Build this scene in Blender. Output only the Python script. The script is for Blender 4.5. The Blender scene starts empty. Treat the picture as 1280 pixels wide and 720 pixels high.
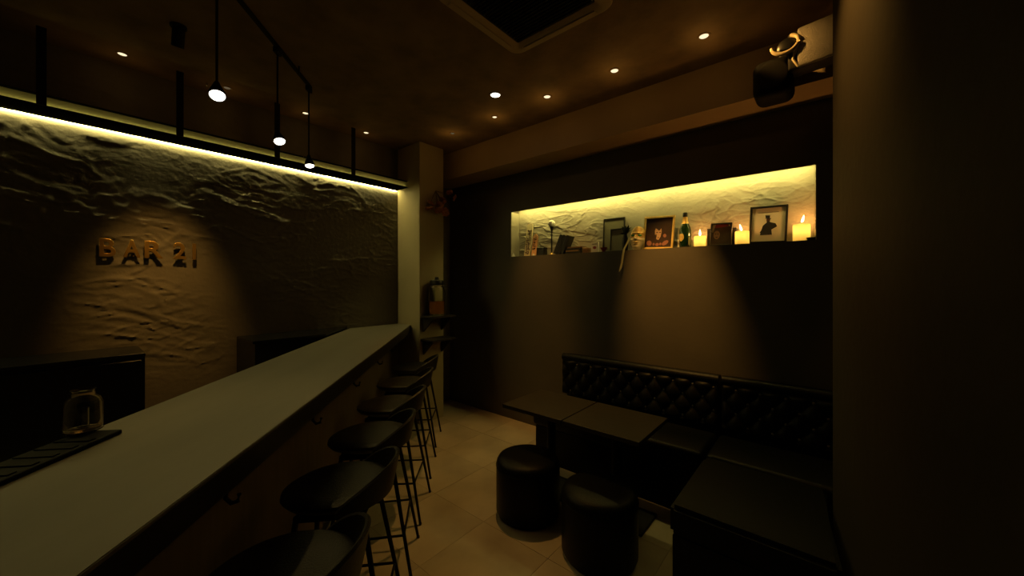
import bpy, bmesh, math, random
from mathutils import Vector, Matrix, noise
random.seed(7)
PI = math.pi
C = bpy.context.scene.collection
SC = bpy.context.scene

# ------------------------------------------------------------ camera, world, exposure
cam_d = bpy.data.cameras.new('camera'); cam = bpy.data.objects.new('camera', cam_d); C.objects.link(cam)
cam.location = (0, 0, 1.55); cam.rotation_euler = (PI/2, 0, 0)
cam_d.sensor_width = 36.0; cam_d.lens = 36.0*468/1280; cam_d.shift_y = -8/1280; cam_d.clip_start = 0.05
SC.camera = cam
w = bpy.data.worlds.new('world'); SC.world = w; w.use_nodes = True
w.node_tree.nodes['Background'].inputs[0].default_value = (0.01, 0.007, 0.003, 1)
w.node_tree.nodes['Background'].inputs[1].default_value = 0.0
SC.view_settings.view_transform = 'Standard'; SC.view_settings.look = 'None'
SC.view_settings.gamma = 1.0; SC.view_settings.exposure = 0.0
SC.cycles.max_bounces = 8; SC.cycles.diffuse_bounces = 2; SC.cycles.glossy_bounces = 3
SC.cycles.transmission_bounces = 8; SC.cycles.caustics_reflective = False; SC.cycles.caustics_refractive = False
SC.cycles.sample_clamp_indirect = 2.0

# ------------------------------------------------------------ frames
TH = math.radians(40.2); ST, CT = math.sin(TH), math.cos(TH)
RZ = -TH                          # room frame: local x = along the niche wall to the right (u = -s), local y = p towards it
BT = math.radians(6.7)            # bar frame: local y runs along the bar, local x towards the guests
def W(s, p, z=0.0): return Vector((ST*p - CT*s, CT*p + ST*s, z))
def B(o, l, z=0.0): return Vector((math.cos(BT)*o - math.sin(BT)*l, math.sin(BT)*o + math.cos(BT)*l, z))
WARM = (1.0, 0.50, 0.10); PEND = (1.0, 0.68, 0.20); FIRE = (1.0, 0.52, 0.13)
ZC = 3.07; SA = 3.80; PB = 3.23; ZBAR = 1.07; ND = 0.15      # ceiling, sign wall, niche wall, bar top, niche depth
NZ0, NZ1, NS0, NS1 = 1.825, 2.335, 0.06, 2.747               # the niche

# ------------------------------------------------------------ mesh helpers
def obj(name, bm, mat, parent=None, smooth=False, loc=None, rotz=None):
    me = bpy.data.meshes.new(name); bmesh.ops.recalc_face_normals(bm, faces=bm.faces)
    bm.to_mesh(me); bm.free()
    if mat: me.materials.append(mat)
    if smooth:
        for f in me.polygons: f.use_smooth = True
        try: me.set_sharp_from_angle(angle=math.radians(40))
        except Exception: pass
    o = bpy.data.objects.new(name, me); C.objects.link(o)
    if parent: o.parent = parent
    if loc is not None: o.location = loc
    if rotz is not None: o.rotation_euler = (0, 0, rotz)
    return o
def thing(name, label, cat, loc=(0,0,0), rotz=0.0, group=None, tilt=None):
    o = bpy.data.objects.new(name, None); C.objects.link(o); o.empty_display_size = 0.1
    o.location = loc; o.rotation_euler = (tilt[0] if tilt else 0, tilt[1] if tilt else 0, rotz)
    return tag(o, label, cat, group)
def tag(o, label, cat, group=None):
    o['label'] = label; o['category'] = cat
    if group: o['group'] = group
    return o
def struct(name, bm, mat, parent=None, smooth=False):
    o = obj(name, bm, mat, parent, smooth)
    if parent is None: o.rotation_euler = (0, 0, RZ); o['kind'] = 'structure'
    return o
def dup(root, loc, rotz, label=None):
    r = root.copy(); C.objects.link(r); r.location = loc; r.rotation_euler = (root.rotation_euler.x, root.rotation_euler.y, rotz)
    if label: r['label'] = label
    for ch in list(root.children):
        c = ch.copy(); C.objects.link(c); c.parent = r
        for g in list(ch.children):
            d = g.copy(); C.objects.link(d); d.parent = c
    return r
def NB(): return bmesh.new()
def box(bm, x0, x1, y0, y1, z0, z1, bev=0.0, seg=2, M=None):
    r = bmesh.ops.create_cube(bm, size=1.0); vs = r['verts']
    for v in vs: v.co = Vector(((x0+x1)/2+v.co.x*(x1-x0), (y0+y1)/2+v.co.y*(y1-y0), (z0+z1)/2+v.co.z*(z1-z0)))
    if bev > 0:
        es = list({e for v in vs for e in v.link_edges})
        rr = bmesh.ops.bevel(bm, geom=es, offset=bev, segments=seg, affect='EDGES', profile=0.5)
        vs = list({v for f in rr['faces'] for v in f.verts} | {v for v in vs if v.is_valid})
    if M is not None: bmesh.ops.transform(bm, matrix=M, verts=[v for v in vs if v.is_valid])
    return bm
def prism(bm, pts, z0, z1, bev=0.0):
    a = [bm.verts.new((x, y, z0)) for x, y in pts]; b = [bm.verts.new((x, y, z1)) for x, y in pts]
    n = len(pts); bm.faces.new(a[::-1]); bm.faces.new(b)
    for i in range(n): bm.faces.new((a[i], a[(i+1) % n], b[(i+1) % n], b[i]))
    if bev: bmesh.ops.bevel(bm, geom=[e for e in bm.edges], offset=bev, segments=2, affect='EDGES')
    return bm
def lathe(bm, prof, n=24, cx=0, cy=0, cz=0, closed=True):
    rings = []
    for r, z in prof:
        if r < 1e-5: rings.append([bm.verts.new((cx, cy, cz+z))])
        else: rings.append([bm.verts.new((cx+r*math.cos(2*PI*i/n), cy+r*math.sin(2*PI*i/n), cz+z)) for i in range(n)])
    for A, Bq in zip(rings, rings[1:]):
        for i in range(n):
            j = (i+1) % n
            if len(A) == 1 and len(Bq) == 1: continue
            if len(A) == 1: bm.faces.new((A[0], Bq[j], Bq[i]))
            elif len(Bq) == 1: bm.faces.new((A[i], A[j], Bq[0]))
            else: bm.faces.new((A[i], A[j], Bq[j], Bq[i]))
    return bm
def tube(bm, pts, r, n=8, r1=None):
    pts = [Vector(p) for p in pts]; rings = []
    for k, p in enumerate(pts):
        d = (pts[min(k+1, len(pts)-1)] - pts[max(k-1, 0)]).normalized()
        up = Vector((0, 0, 1)) if abs(d.z) < 0.95 else Vector((1, 0, 0))
        a = d.cross(up).normalized(); b = d.cross(a)
        rr = r if r1 is None else r + (r1-r)*k/(len(pts)-1)
        rings.append([bm.verts.new(p + a*rr*math.cos(2*PI*i/n) + b*rr*math.sin(2*PI*i/n)) for i in range(n)])
    for A, Bq in zip(rings, rings[1:]):
        for i in range(n): bm.faces.new((A[i], A[(i+1) % n], Bq[(i+1) % n], Bq[i]))
    bm.faces.new(rings[0]); bm.faces.new(rings[-1][::-1])
    return bm
def ball(bm, c, r, sx=1, sy=1, sz=1, u=16, v=10):
    q = bmesh.ops.create_uvsphere(bm, u_segments=u, v_segments=v, radius=r)
    for x in q['verts']: x.co = Vector((c[0]+x.co.x*sx, c[1]+x.co.y*sy, c[2]+x.co.z*sz))
    return bm
def plate(bm, pts2, y, d=0.001):
    """small flat shape in the x-z plane, facing -y (a print on a frame)"""
    a = [bm.verts.new((x, y, z)) for x, z in pts2]; b = [bm.verts.new((x, y-d, z)) for x, z in pts2]
    n = len(pts2); bm.faces.new(a[::-1]); bm.faces.new(b)
    for i in range(n): bm.faces.new((a[i], a[(i+1) % n], b[(i+1) % n], b[i]))
    return bm

# ------------------------------------------------------------ materials
def mat(name, col, rough=0.6, metal=0.0, var=0.0, vscale=6.0, bump=0.0, bscale=40.0, spec=0.5, stretch=None, coat=0.0):
    m = bpy.data.materials.new(name); m.use_nodes = True; nt = m.node_tree; p = nt.nodes['Principled BSDF']
    p.inputs['Base Color'].default_value = (*col, 1); p.inputs['Roughness'].default_value = rough
    p.inputs['Metallic'].default_value = metal; p.inputs['Specular IOR Level'].default_value = spec
    p.inputs['Coat Weight'].default_value = coat
    tc = nt.nodes.new('ShaderNodeTexCoord'); mp = nt.nodes.new('ShaderNodeMapping')
    nt.links.new(tc.outputs['Object'], mp.inputs[0])
    if stretch: mp.inputs['Scale'].default_value = stretch
    n = nt.nodes.new('ShaderNodeTexNoise'); n.inputs['Scale'].default_value = vscale; n.inputs['Detail'].default_value = 6
    nt.links.new(mp.outputs[0], n.inputs['Vector'])
    r = nt.nodes.new('ShaderNodeValToRGB'); v = max(var, 0.02)
    r.color_ramp.elements[0].position = 0.3; r.color_ramp.elements[1].position = 0.7
    r.color_ramp.elements[0].color = (*[c*(1-v) for c in col], 1); r.color_ramp.elements[1].color = (*[min(1, c*(1+v)) for c in col], 1)
    nt.links.new(n.outputs['Fac'], r.inputs[0]); nt.links.new(r.outputs[0], p.inputs['Base Color'])
    if bump > 0:
        n2 = nt.nodes.new('ShaderNodeTexNoise'); n2.inputs['Scale'].default_value = bscale; n2.inputs['Detail'].default_value = 8
        nt.links.new(mp.outputs[0], n2.inputs['Vector'])
        b = nt.nodes.new('ShaderNodeBump'); b.inputs['Strength'].default_value = bump; b.inputs['Distance'].default_value = 0.01
        nt.links.new(n2.outputs['Fac'], b.inputs['Height']); nt.links.new(b.outputs[0], p.inputs['Normal'])
    return m
def emit(name, col, strength):
    m = bpy.data.materials.new(name); m.use_nodes = True; nt = m.node_tree; nt.nodes.clear()
    e = nt.nodes.new('ShaderNodeEmission'); e.inputs[0].default_value = (*col, 1); e.inputs[1].default_value = strength
    o = nt.nodes.new('ShaderNodeOutputMaterial'); nt.links.new(e.outputs[0], o.inputs[0]); return m
def glass(name, col=(1,1,1), rough=0.02, ior=1.45):
    m = bpy.data.materials.new(name); m.use_nodes = True; p = m.node_tree.nodes['Principled BSDF']
    p.inputs['Base Color'].default_value = (*col, 1); p.inputs['Transmission Weight'].default_value = 1.0
    p.inputs['Roughness'].default_value = rough; p.inputs['IOR'].default_value = ior; return m
M = {}
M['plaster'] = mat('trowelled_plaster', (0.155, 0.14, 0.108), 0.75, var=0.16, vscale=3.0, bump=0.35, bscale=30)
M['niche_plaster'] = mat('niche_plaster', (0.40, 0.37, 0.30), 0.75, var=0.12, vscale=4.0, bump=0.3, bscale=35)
M['wall'] = mat('dark_painted_wall', (0.075, 0.062, 0.044), 0.55, var=0.10, vscale=2.5, bump=0.12, bscale=25)
M['pier'] = mat('pale_pier_paint', (0.40, 0.34, 0.20), 0.7, var=0.05, vscale=3, bump=0.1)
M['fascia'] = mat('pale_fascia_paint', (0.75, 0.72, 0.60), 0.6)
M['slab_black'] = mat('flat_black_paint', (0.006, 0.006, 0.005), 0.9, spec=0.0)
M['right_wall'] = mat('brown_grey_wall', (0.040, 0.033, 0.024), 0.8, var=0.12, vscale=1.5, bump=0.2, bscale=18, spec=0.1)
M['ceiling'] = mat('dark_ceiling_board', (0.24, 0.17, 0.10), 0.85, var=0.25, vscale=5, bump=0.3, bscale=20)
M['beam'] = mat('beam_paint', (0.44, 0.32, 0.18), 0.7, var=0.06, vscale=3)
M['panel'] = mat('cassette_plastic', (0.55, 0.44, 0.28), 0.5)
M['grout'] = mat('grout', (0.20, 0.165, 0.115), 0.9)
M['tile'] = mat('cream_floor_tile', (0.42, 0.35, 0.25), 0.42, var=0.22, vscale=2.6, bump=0.04, bscale=12)
M['bar_top'] = mat('bar_top_stone', (0.165, 0.152, 0.118), 0.45, var=0.14, vscale=4, bump=0.05, bscale=60, stretch=(1, 0.25, 1), spec=0.25)
M['bar_edge'] = mat('black_bar_edge', (0.012, 0.011, 0.010), 0.4)
M['bar_front'] = mat('brown_bar_panel', (0.10, 0.075, 0.045), 0.6, var=0.15, vscale=6, stretch=(6, 6, 0.6))
M['black'] = mat('black_lacquer', (0.008, 0.008, 0.008), 0.35)
M['matte_black'] = mat('matte_black_steel', (0.008, 0.007, 0.006), 0.6, spec=0.2)
M['cabinet'] = mat('black_cabinet', (0.008, 0.008, 0.008), 0.25)
M['seat'] = mat('black_seat_leather', (0.016, 0.014, 0.010), 0.45, spec=0.3, bump=0.25, bscale=180)
M['leather'] = mat('black_leather', (0.005, 0.0048, 0.0042), 0.42, bump=0.2, bscale=160, spec=0.14)
M['button'] = mat('leather_button', (0.16, 0.14, 0.12), 0.18, spec=0.9)
M['table'] = mat('dark_wood_table', (0.030, 0.020, 0.011), 0.38, spec=0.25, var=0.35, vscale=5, stretch=(1.2, 12, 4))
M['brass'] = mat('brass', (0.92, 0.58, 0.17), 0.36, metal=1.0, var=0.1, bump=0.05, bscale=80)
M['chrome'] = mat('chrome', (0.8, 0.8, 0.78), 0.15, metal=1.0)
M['led'] = emit('led_strip_light', (1.0, 0.82, 0.27), 105.0)
M['led_niche'] = emit('niche_strip_light', (1.0, 0.82, 0.22), 36.0)
M['fascia_fill'] = emit('added_fascia_fill', (1.0, 0.82, 0.16), 5.0)  # glow of the strip added to brighten the shelf fascia
M['lens'] = emit('lamp_lens_light', (1.0, 0.92, 0.78), 6.0)
M['lens_low'] = emit('downlight_lens_low', (1.0, 0.75, 0.40), 0.10)
M['lens_dim'] = emit('downlight_lens', (1.0, 0.80, 0.48), 1.3)
M['flame'] = emit('candle_flame', (1.0, 0.70, 0.28), 14.0)
M['glass'] = glass('clear_glass', (0.95, 0.95, 0.92))
M['amber'] = glass('amber_liquid', (0.75, 0.30, 0.06), 0.02, 1.33)
M['bottle'] = mat('dark_green_bottle_glass', (0.006, 0.022, 0.008), 0.10, spec=0.8)
M['gold'] = mat('gold_paint', (0.72, 0.50, 0.17), 0.38, metal=0.55, var=0.15, vscale=30)
M['frame_black'] = mat('black_picture_frame', (0.010, 0.009, 0.008), 0.4)
M['paper'] = mat('cream_print_paper', (0.80, 0.73, 0.56), 0.6)
M['ink'] = mat('ink', (0.012, 0.011, 0.010), 0.6)
M['brown_ink'] = mat('brown_brush_ink', (0.07, 0.02, 0.008), 0.7)
M['cream_wood'] = mat('cream_wood_tablet', (0.82, 0.72, 0.48), 0.6, var=0.08, vscale=10, stretch=(8, 8, 1))
M['pink_wood'] = mat('pinkish_wood_tablet', (0.80, 0.44, 0.22), 0.6, var=0.08)
M['white'] = mat('white_paper', (0.80, 0.78, 0.72), 0.6)
M['red'] = mat('dark_red_enamel', (0.20, 0.012, 0.014), 0.35)
M['book_black'] = mat('black_book_cloth', (0.012, 0.011, 0.009), 0.5)
M['book_brown'] = mat('brown_book_cloth', (0.20, 0.095, 0.03), 0.6)
M['book_tan'] = mat('tan_book_cloth', (0.34, 0.20, 0.07), 0.6)
M['pages'] = mat('book_pages', (0.55, 0.46, 0.28), 0.8)
M['globe'] = mat('frosted_globe', (0.95, 0.93, 0.88), 0.3)
M['mirror_olive'] = mat('olive_backing_board', (0.17, 0.16, 0.10), 0.5)
M['plant_black'] = mat('blackish_leaf', (0.010, 0.018, 0.008), 0.5)
M['mask_gold'] = mat('antique_gold_mask', (0.62, 0.42, 0.15), 0.4, metal=0.35, var=0.25, vscale=40)
M['mask_cream'] = mat('cream_mask_face', (0.72, 0.64, 0.46), 0.4)
M['mask_green'] = mat('green_mask_eyes', (0.015, 0.16, 0.03), 0.3)
M['ribbon'] = mat('olive_gold_ribbon', (0.34, 0.29, 0.13), 0.5)
M['skin'] = mat('portrait_skin', (0.40, 0.24, 0.15), 0.5)
M['rose'] = mat('portrait_rose', (0.22, 0.085, 0.06), 0.5)
M['portrait'] = mat('portrait_ground', (0.030, 0.014, 0.010), 0.35, var=0.4, vscale=12)
M['print_red'] = mat('print_red', (0.32, 0.06, 0.06), 0.35)
M['print_grey'] = mat('print_grey', (0.10, 0.075, 0.055), 0.3, var=0.3, vscale=14)
M['subwoofer'] = mat('matte_black_speaker', (0.006, 0.006, 0.006), 0.7, spec=0.1)
M['speaker_grey'] = mat('grey_speaker_grille', (0.30, 0.27, 0.24), 0.5, metal=0.3, bump=0.5, bscale=220)
M['speaker_pale'] = mat('pale_speaker_horn', (0.75, 0.62, 0.40), 0.4)
M['petal'] = mat('dried_orange_petal', (0.30, 0.11, 0.03), 0.8, var=0.25, vscale=20)
M['stem'] = mat('dried_stem', (0.12, 0.08, 0.03), 0.8)
M['shelf_wood'] = mat('dark_shelf_wood', (0.022, 0.016, 0.010), 0.5)
def wax():
    m = bpy.data.materials.new('candle_wax'); m.use_nodes = True; nt = m.node_tree
    p = nt.nodes['Principled BSDF']; p.inputs['Base Color'].default_value = (0.85, 0.72, 0.42, 1); p.inputs['Roughness'].default_value = 0.5
    t = nt.nodes.new('ShaderNodeBsdfTranslucent'); t.inputs[0].default_value = (0.95, 0.72, 0.30, 1)
    x = nt.nodes.new('ShaderNodeMixShader'); x.inputs[0].default_value = 0.85
    nt.links.new(p.outputs[0], x.inputs[1]); nt.links.new(t.outputs[0], x.inputs[2])
    nt.links.new(x.outputs[0], nt.nodes['Material Output'].inputs[0]); return m
M['wax'] = wax()

# ------------------------------------------------------------ lights in fixtures, plus added fill points
def spot(parent, local, target_world, power, angle, blend=0.6, col=WARM, radius=0.02):
    d = bpy.data.lights.new('lamp_beam', 'SPOT'); d.energy = power; d.spot_size = math.radians(angle); d.spot_blend = blend
    d.color = col; d.shadow_soft_size = radius
    o = bpy.data.objects.new('lamp_beam', d); C.objects.link(o); o.parent = parent; o.location = local
    pm = Matrix.Translation(parent.location) @ parent.rotation_euler.to_matrix().to_4x4()
    q = (Vector(target_world) - (pm @ Vector(local))).to_track_quat('-Z', 'Y')
    o.rotation_euler = (pm.to_3x3().inverted() @ q.to_matrix()).to_euler()
    return o
def glow(parent, local, power, col, radius=0.01):
    d = bpy.data.lights.new('flame_and_fill_light', 'POINT'); d.energy = power; d.color = col; d.shadow_soft_size = radius  # candle flames, and fill added under downlights and inside wax
    o = bpy.data.objects.new('flame_and_fill_light', d); C.objects.link(o); o.parent = parent; o.location = local; return o

# ------------------------------------------------------------ relief grid (real trowel ridges)
def sstep(e, x, w): t = max(0.0, min(1.0, (x-e)/w)); return t*t*(3-2*t)
def ridge(a, b, seed=0.0):
    nz = noise.noise; V = Vector
    wv = noise.noise_vector(V((a*2.3+seed, b*3.1, seed)))*0.30
    h = 0.0
    m = max(0.0, min(1.0, 0.45+1.3*nz(V((a*1.6+seed, b*2.2, 9.0)))))
    for k, (fa, fb, e, am) in enumerate(((2.6, 7.0, 0.12, 0.0070), (5.0, 13.0, 0.10, 0.0062), (9.0, 22.0, 0.12, 0.0048), (4.0, 9.0, -0.10, 0.0055))):
        n = nz(V((a*fa+wv.x*(1+k)+seed, b*fb+0.9*a+wv.y*(1+k), 3.1+k*2.7)))
        h += am*m*sstep(e, n, 0.045)*(1.0-0.85*sstep(e+0.04, n, 0.26))
    h += nz(V((a*30, b*30, seed)))*0.0006*m + nz(V((a*2+seed, b*2, 1.0)))*0.003
    return h
def relief(bm, a0, a1, b0, b1, step, place, seed, amp=1.0):
    na, nb = max(2, int((a1-a0)/step)), max(2, int((b1-b0)/step)); rows = []
    for i in range(na+1):
        a = a0+(a1-a0)*i/na
        rows.append([bm.verts.new(place(a, b0+(b1-b0)*j/nb, ridge(a, b0+(b1-b0)*j/nb, seed)*amp)) for j in range(nb+1)])
    for i in range(na):
        for j in range(nb): bm.faces.new((rows[i][j], rows[i+1][j], rows[i+1][j+1], rows[i][j+1]))
    return bm

# ============================================================ THE ROOM (room frame: x = u = -s, y = p)
bm = NB(); box(bm, -SA-0.2, 1.3, -3.0, PB+0.4, -0.12, -0.012); floor = struct('floor', bm, M['grout'])
T = 0.5
tile_me = {}
for i in range(-3, 8):
    s0 = 2.2 - T*4 + (i)*T - 0.0
    for k in range(-4, 8):
        p0 = -0.27 + (k-1)*T
        a0, a1 = max(s0, -1.0), min(s0+T, SA); b0, b1 = max(p0, -2.6), min(p0+T, PB)
        if a1-a0 < 0.03 or b1-b0 < 0.03: continue
        key = (round(a1-a0, 3), round(b1-b0, 3))
        if key not in tile_me:
            q = NB(); g = 0.0009; box(q, -key[0]/2+g, key[0]/2-g, -key[1]/2+g, key[1]/2-g, -0.012, 0.0)
            o = obj('tile', q, M['tile'], floor); tile_me[key] = o.data
        else:
            o = bpy.data.objects.new('tile', tile_me[key]); C.objects.link(o); o.parent = floor
        o.location = (-(a0+a1)/2, (b0+b1)/2, random.uniform(-0.0006, 0.0))
bm = NB(); box(bm, -SA-0.2, 1.3, -3.0, PB+0.4, ZC, ZC+0.12); struct('ceiling', bm, M['ceiling'])
# sign wall with trowelled relief
bm = NB(); relief(bm, -2.6, PB, 0.0, ZC, 0.0105, lambda a, b, h: (-SA+h*(1.0 if b > 2.7 else max(0.0, min(1.0, (2.58-b)/0.05))), a, b), 0.0); struct('wall_sign', bm, M['plaster'], smooth=True)
bm = NB(); box(bm, -SA-0.2, -SA-0.03, -2.6, PB+0.2, 0, ZC); struct('wall_sign_core', bm, M['wall'])
# niche wall, built as four bands round the opening plus the niche box
bm = NB()
for (u0, u1, z0, z1) in ((-SA, 0.9, 0, NZ0), (-SA, 0.9, NZ1+0.06, ZC), (-SA, -NS1, NZ0, NZ1+0.06), (-NS0, 0.9, NZ0, NZ1+0.06)):
    box(bm, u0, u1, PB, PB+ND+0.1, z0, z1)
box(bm, -NS1, -NS0, PB, PB+0.012, NZ1, NZ1+0.06)
nw = struct('wall_niche', bm, M['wall'])
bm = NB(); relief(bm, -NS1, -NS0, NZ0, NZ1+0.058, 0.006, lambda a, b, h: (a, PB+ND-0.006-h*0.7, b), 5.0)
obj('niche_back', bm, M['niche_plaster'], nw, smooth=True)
bm = NB(); box(bm, -NS1, -NS1+0.006, PB+0.004, PB+ND, NZ0, NZ1); box(bm, -NS0-0.006, -NS0, PB+0.004, PB+ND, NZ0, NZ1)
obj('niche_side', bm, M['niche_plaster'], nw)
bm = NB(); box(bm, -NS1, -NS0, PB+0.002, PB+ND, NZ0, NZ0+0.006); obj('niche_sill', bm, M['wall'], nw)
bm = NB(); box(bm, -NS1+0.01, -NS0-0.01, PB+0.042, PB+0.058, NZ1+0.030, NZ1+0.046)
tag(obj('led_strip', bm, M['led_niche'], None, rotz=RZ), 'glowing yellow light strip along the top of the wall niche', 'light strip')
# beam along the top of the niche wall
bm = NB(); box(bm, -SA, 0.62, 2.91, PB, 2.76, ZC); struct('trim_1', bm, M['beam'])
# pale pier at the end of the bar
bm = NB(); box(bm, -SA, -3.38, 2.45, 2.78, 0, ZC, 0.004, 1); struct('wall_pier', bm, M['pier'])
# right wall: ends in a corner at the right of the niche and runs back past the camera
cx, cy = 1.563, 1.824; ang = math.radians(32.2); dx, dy = math.sin(ang), math.cos(ang)
def to_room(x, y): return (CT*x - ST*y, ST*x + CT*y)
pts = [to_room(cx, cy), to_room(cx+0.5*dy, cy-0.5*dx), to_room(cx+0.5*dy-5.6*dx, cy-0.5*dx-5.6*dy), to_room(cx-5.6*dx, cy-5.6*dy)]
bm = NB(); prism(bm, pts, 0, ZC); struct('wall_right', bm, M['right_wall'])
bm = NB(); box(bm, 0.5, 0.7, 1.9, PB, 0, ZC); struct('wall_alcove', bm, M['wall'])
bm = NB(); box(bm, -SA-0.2, 0.3, -2.8, -2.6, 0, ZC); struct('wall_back', bm, M['wall'])

# ============================================================ HANGING SHELF OVER THE BACK BAR, with the light strip
t = thing('hanging_shelf', 'long pale shelf slab hung high along the plaster wall above the sign', 'shelf', (0,0,0), RZ)
bm = NB(); box(bm, -SA-0.004, -3.600, -2.5, 2.448, 2.600, 2.607); obj('slab', bm, M['slab_black'], t)
bm = NB(); box(bm, -SA+0.05, -3.625, -2.5, 2.448, 2.6075, 2.670, 0.001, 1); obj('fascia_board', bm, M['fascia'], t)
bm = NB(); box(bm, -3.6155, -3.6115, -2.45, 2.43, 2.6072, 2.6085); obj('added_fascia_glow', bm, M['fascia_fill'], t)  # hidden strip added only to brighten the fascia board
bm = NB(); box(bm, -3.610, -3.6085, -2.49, 2.44, 2.6072, 2.6145); obj('added_glow_lip', bm, M['slab_black'], t)  # added lip, keeps the hidden fascia glow from going forward
bm = NB(); box(bm, -3.640, -3.592, -2.5, 2.446, 2.6702, 2.674, 0.001, 1); obj('added_glow_lid', bm, M['slab_black'], t)  # added lid, stops the hidden fascia glow from reaching the ceiling
for hx in (52, 224, 345, 440, 512):
    p = (lambda r: 3.617*(CT+ST*r)/(ST-CT*r))((hx-640)/468)
    bm = NB(); box(bm, -3.5915, -3.584, p-0.020, p+0.020, 2.603, ZC, 0.001, 1); obj('hanger', bm, M['matte_black'], t)
bm = NB(); box(bm, -SA+0.005, -SA+0.013, -2.45, 2.43, 2.589, 2.599)
bm2 = NB(); box(bm2, -SA+0.0155, -SA+0.0170, -2.45, 2.43, 2.5895, 2.5995); obj('added_led_shield', bm2, M['slab_black'], t)  # shield added to cut the wall strip's light into the room
tag(obj('led_strip', bm, M['led'], None, rotz=RZ), 'glowing yellow light strip under the hanging shelf above the sign', 'light strip')

# ============================================================ SIGN
t = thing('wall_sign_lettering', 'raised brass letters BAR 21 on the rough plaster wall', 'sign', W(SA-0.02, 0.12, 1.78), RZ)
def letter(ch, p0, p1, z0, z1, proud=0.021, thick=0.012):
    if ch == 'I':
        bm = NB(); box(bm, 0, thick, p0, p1, z0, z1, 0.0015, 1); return obj('letter', bm, M['brass'], t)
    cu = bpy.data.curves.new('letter', 'FONT'); cu.body = ch; cu.size = 1.0; cu.extrude = 0.04; cu.bevel_depth = 0.014; cu.bevel_resolution = 2; cu.offset = 0.010; cu.resolution_u = 6
    o = bpy.data.objects.new('letter_source', cu); C.objects.link(o)
    me = bpy.data.meshes.new_from_object(o.evaluated_get(bpy.context.evaluated_depsgraph_get()))
    C.objects.unlink(o); bpy.data.objects.remove(o)
    xs = [v.co.x for v in me.vertices]; ys = [v.co.y for v in me.vertices]; zs = [v.co.z for v in me.vertices]
    for v in me.vertices:
        fx = (v.co.x-min(xs))/(max(xs)-min(xs)); fy = (v.co.y-min(ys))/(max(ys)-min(ys)); fz = (v.co.z-min(zs))/(max(zs)-min(zs))
        v.co = Vector((proud-thick+fz*thick, p0+fx*(p1-p0), z0+fy*(z1-z0)))
    me.materials.clear(); me.materials.append(M['brass']); me.name = 'letter'
    o = bpy.data.objects.new('letter', me); C.objects.link(o); o.parent = t
    bm = NB()
    for pp in (p0+0.25*(p1-p0), p0+0.6*(p1-p0)): tube(bm, [(-0.006, pp, z0+0.012), (proud-thick+0.002, pp, z0+0.012)], 0.003, 6)
    obj('letter_pin', bm, M['brass'], o); return o
def psign(x, s=SA-0.05):
    r = (x-640)/468; return s*(CT+ST*r)/(ST-CT*r)
for ch, x0, x1 in (('B', 124, 145), ('A', 154, 176), ('R', 181, 204.5), ('2', 217, 233)):
    letter(ch, psign(x0)-0.12, psign(x1)-0.12, -0.06, 0.065)
bm = NB(); box(bm, 0.009, 0.021, psign(241)-0.12, psign(245.5)-0.12, -0.06, 0.065, 0.001, 1); o1 = obj('letter', bm, M['brass'], t)
bm = NB(); pp = (psign(241)+psign(245.5))/2-0.12; tube(bm, [(-0.006, pp, 0), (0.010, pp, 0)], 0.003, 6); obj('letter_pin', bm, M['brass'], o1)

# ============================================================ BAR
OE, IE = -0.633, -1.21                                    # guest edge, staff edge (offset from the camera line, bar frame)
def bar_hit_p(o, p):                                       # point on offset line o where room coordinate p is reached
    a, b = B(o, 0), B(o, 1); pa = ST*a.x+CT*a.y; pb = ST*b.x+CT*b.y; return (p-pa)/(pb-pa)
def bar_hit_s(o, s):
    a, b = B(o, 0), B(o, 1); sa = -CT*a.x+ST*a.y; sb = -CT*b.x+ST*b.y; return (s-sa)/(sb-sa)
def world_to_bar(v): return (math.cos(BT)*v.x+math.sin(BT)*v.y, -math.sin(BT)*v.x+math.cos(BT)*v.y)
PIER = 2.446; SW = SA-0.03
poly = [(OE, -1.0), (OE, bar_hit_p(OE, PIER)), world_to_bar(W(SW, PIER)), (IE, bar_hit_s(IE, SW)), (IE, -1.0)]
t = thing('bar_counter', 'long grey topped bar counter running from the foreground to the pale pier', 'bar counter', (0,0,0), BT)
bm = NB(); prism(bm, poly, ZBAR-0.012, ZBAR, 0.002); obj('worktop', bm, M['bar_top'], t)
bm = NB(); prism(bm, [(x-0.004 if x == OE else x, y) for x, y in poly], ZBAR-0.085, ZBAR-0.0125); obj('worktop_edge', bm, M['bar_edge'], t)
FP = OE-0.22
poly2 = [(FP, -1.0), (FP, bar_hit_p(FP, PIER)), world_to_bar(W(SW-0.01, PIER)), (IE+0.03, bar_hit_s(IE+0.03, SW-0.01)), (IE+0.03, -1.0)]
bm = NB(); prism(bm, poly2, 0.10, ZBAR-0.086); obj('front_panel', bm, M['bar_front'], t)
bm = NB(); prism(bm, [(x-0.03 if x == FP else x, y) for x, y in poly2], 0.0, 0.10); obj('kickboard', bm, M['black'], t)
for l in (0.55, 1.15, 1.75, 2.35, 2.95, 3.45):
    bm = NB(); tube(bm, [(OE-0.05, l, ZBAR-0.084), (OE-0.05, l, ZBAR-0.135), (OE-0.035, l, ZBAR-0.150), (OE-0.018, l, ZBAR-0.145), (OE-0.014, l, ZBAR-0.125)], 0.006, 8)
    obj('bag_hook', bm, M['matte_black'], t)
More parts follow.
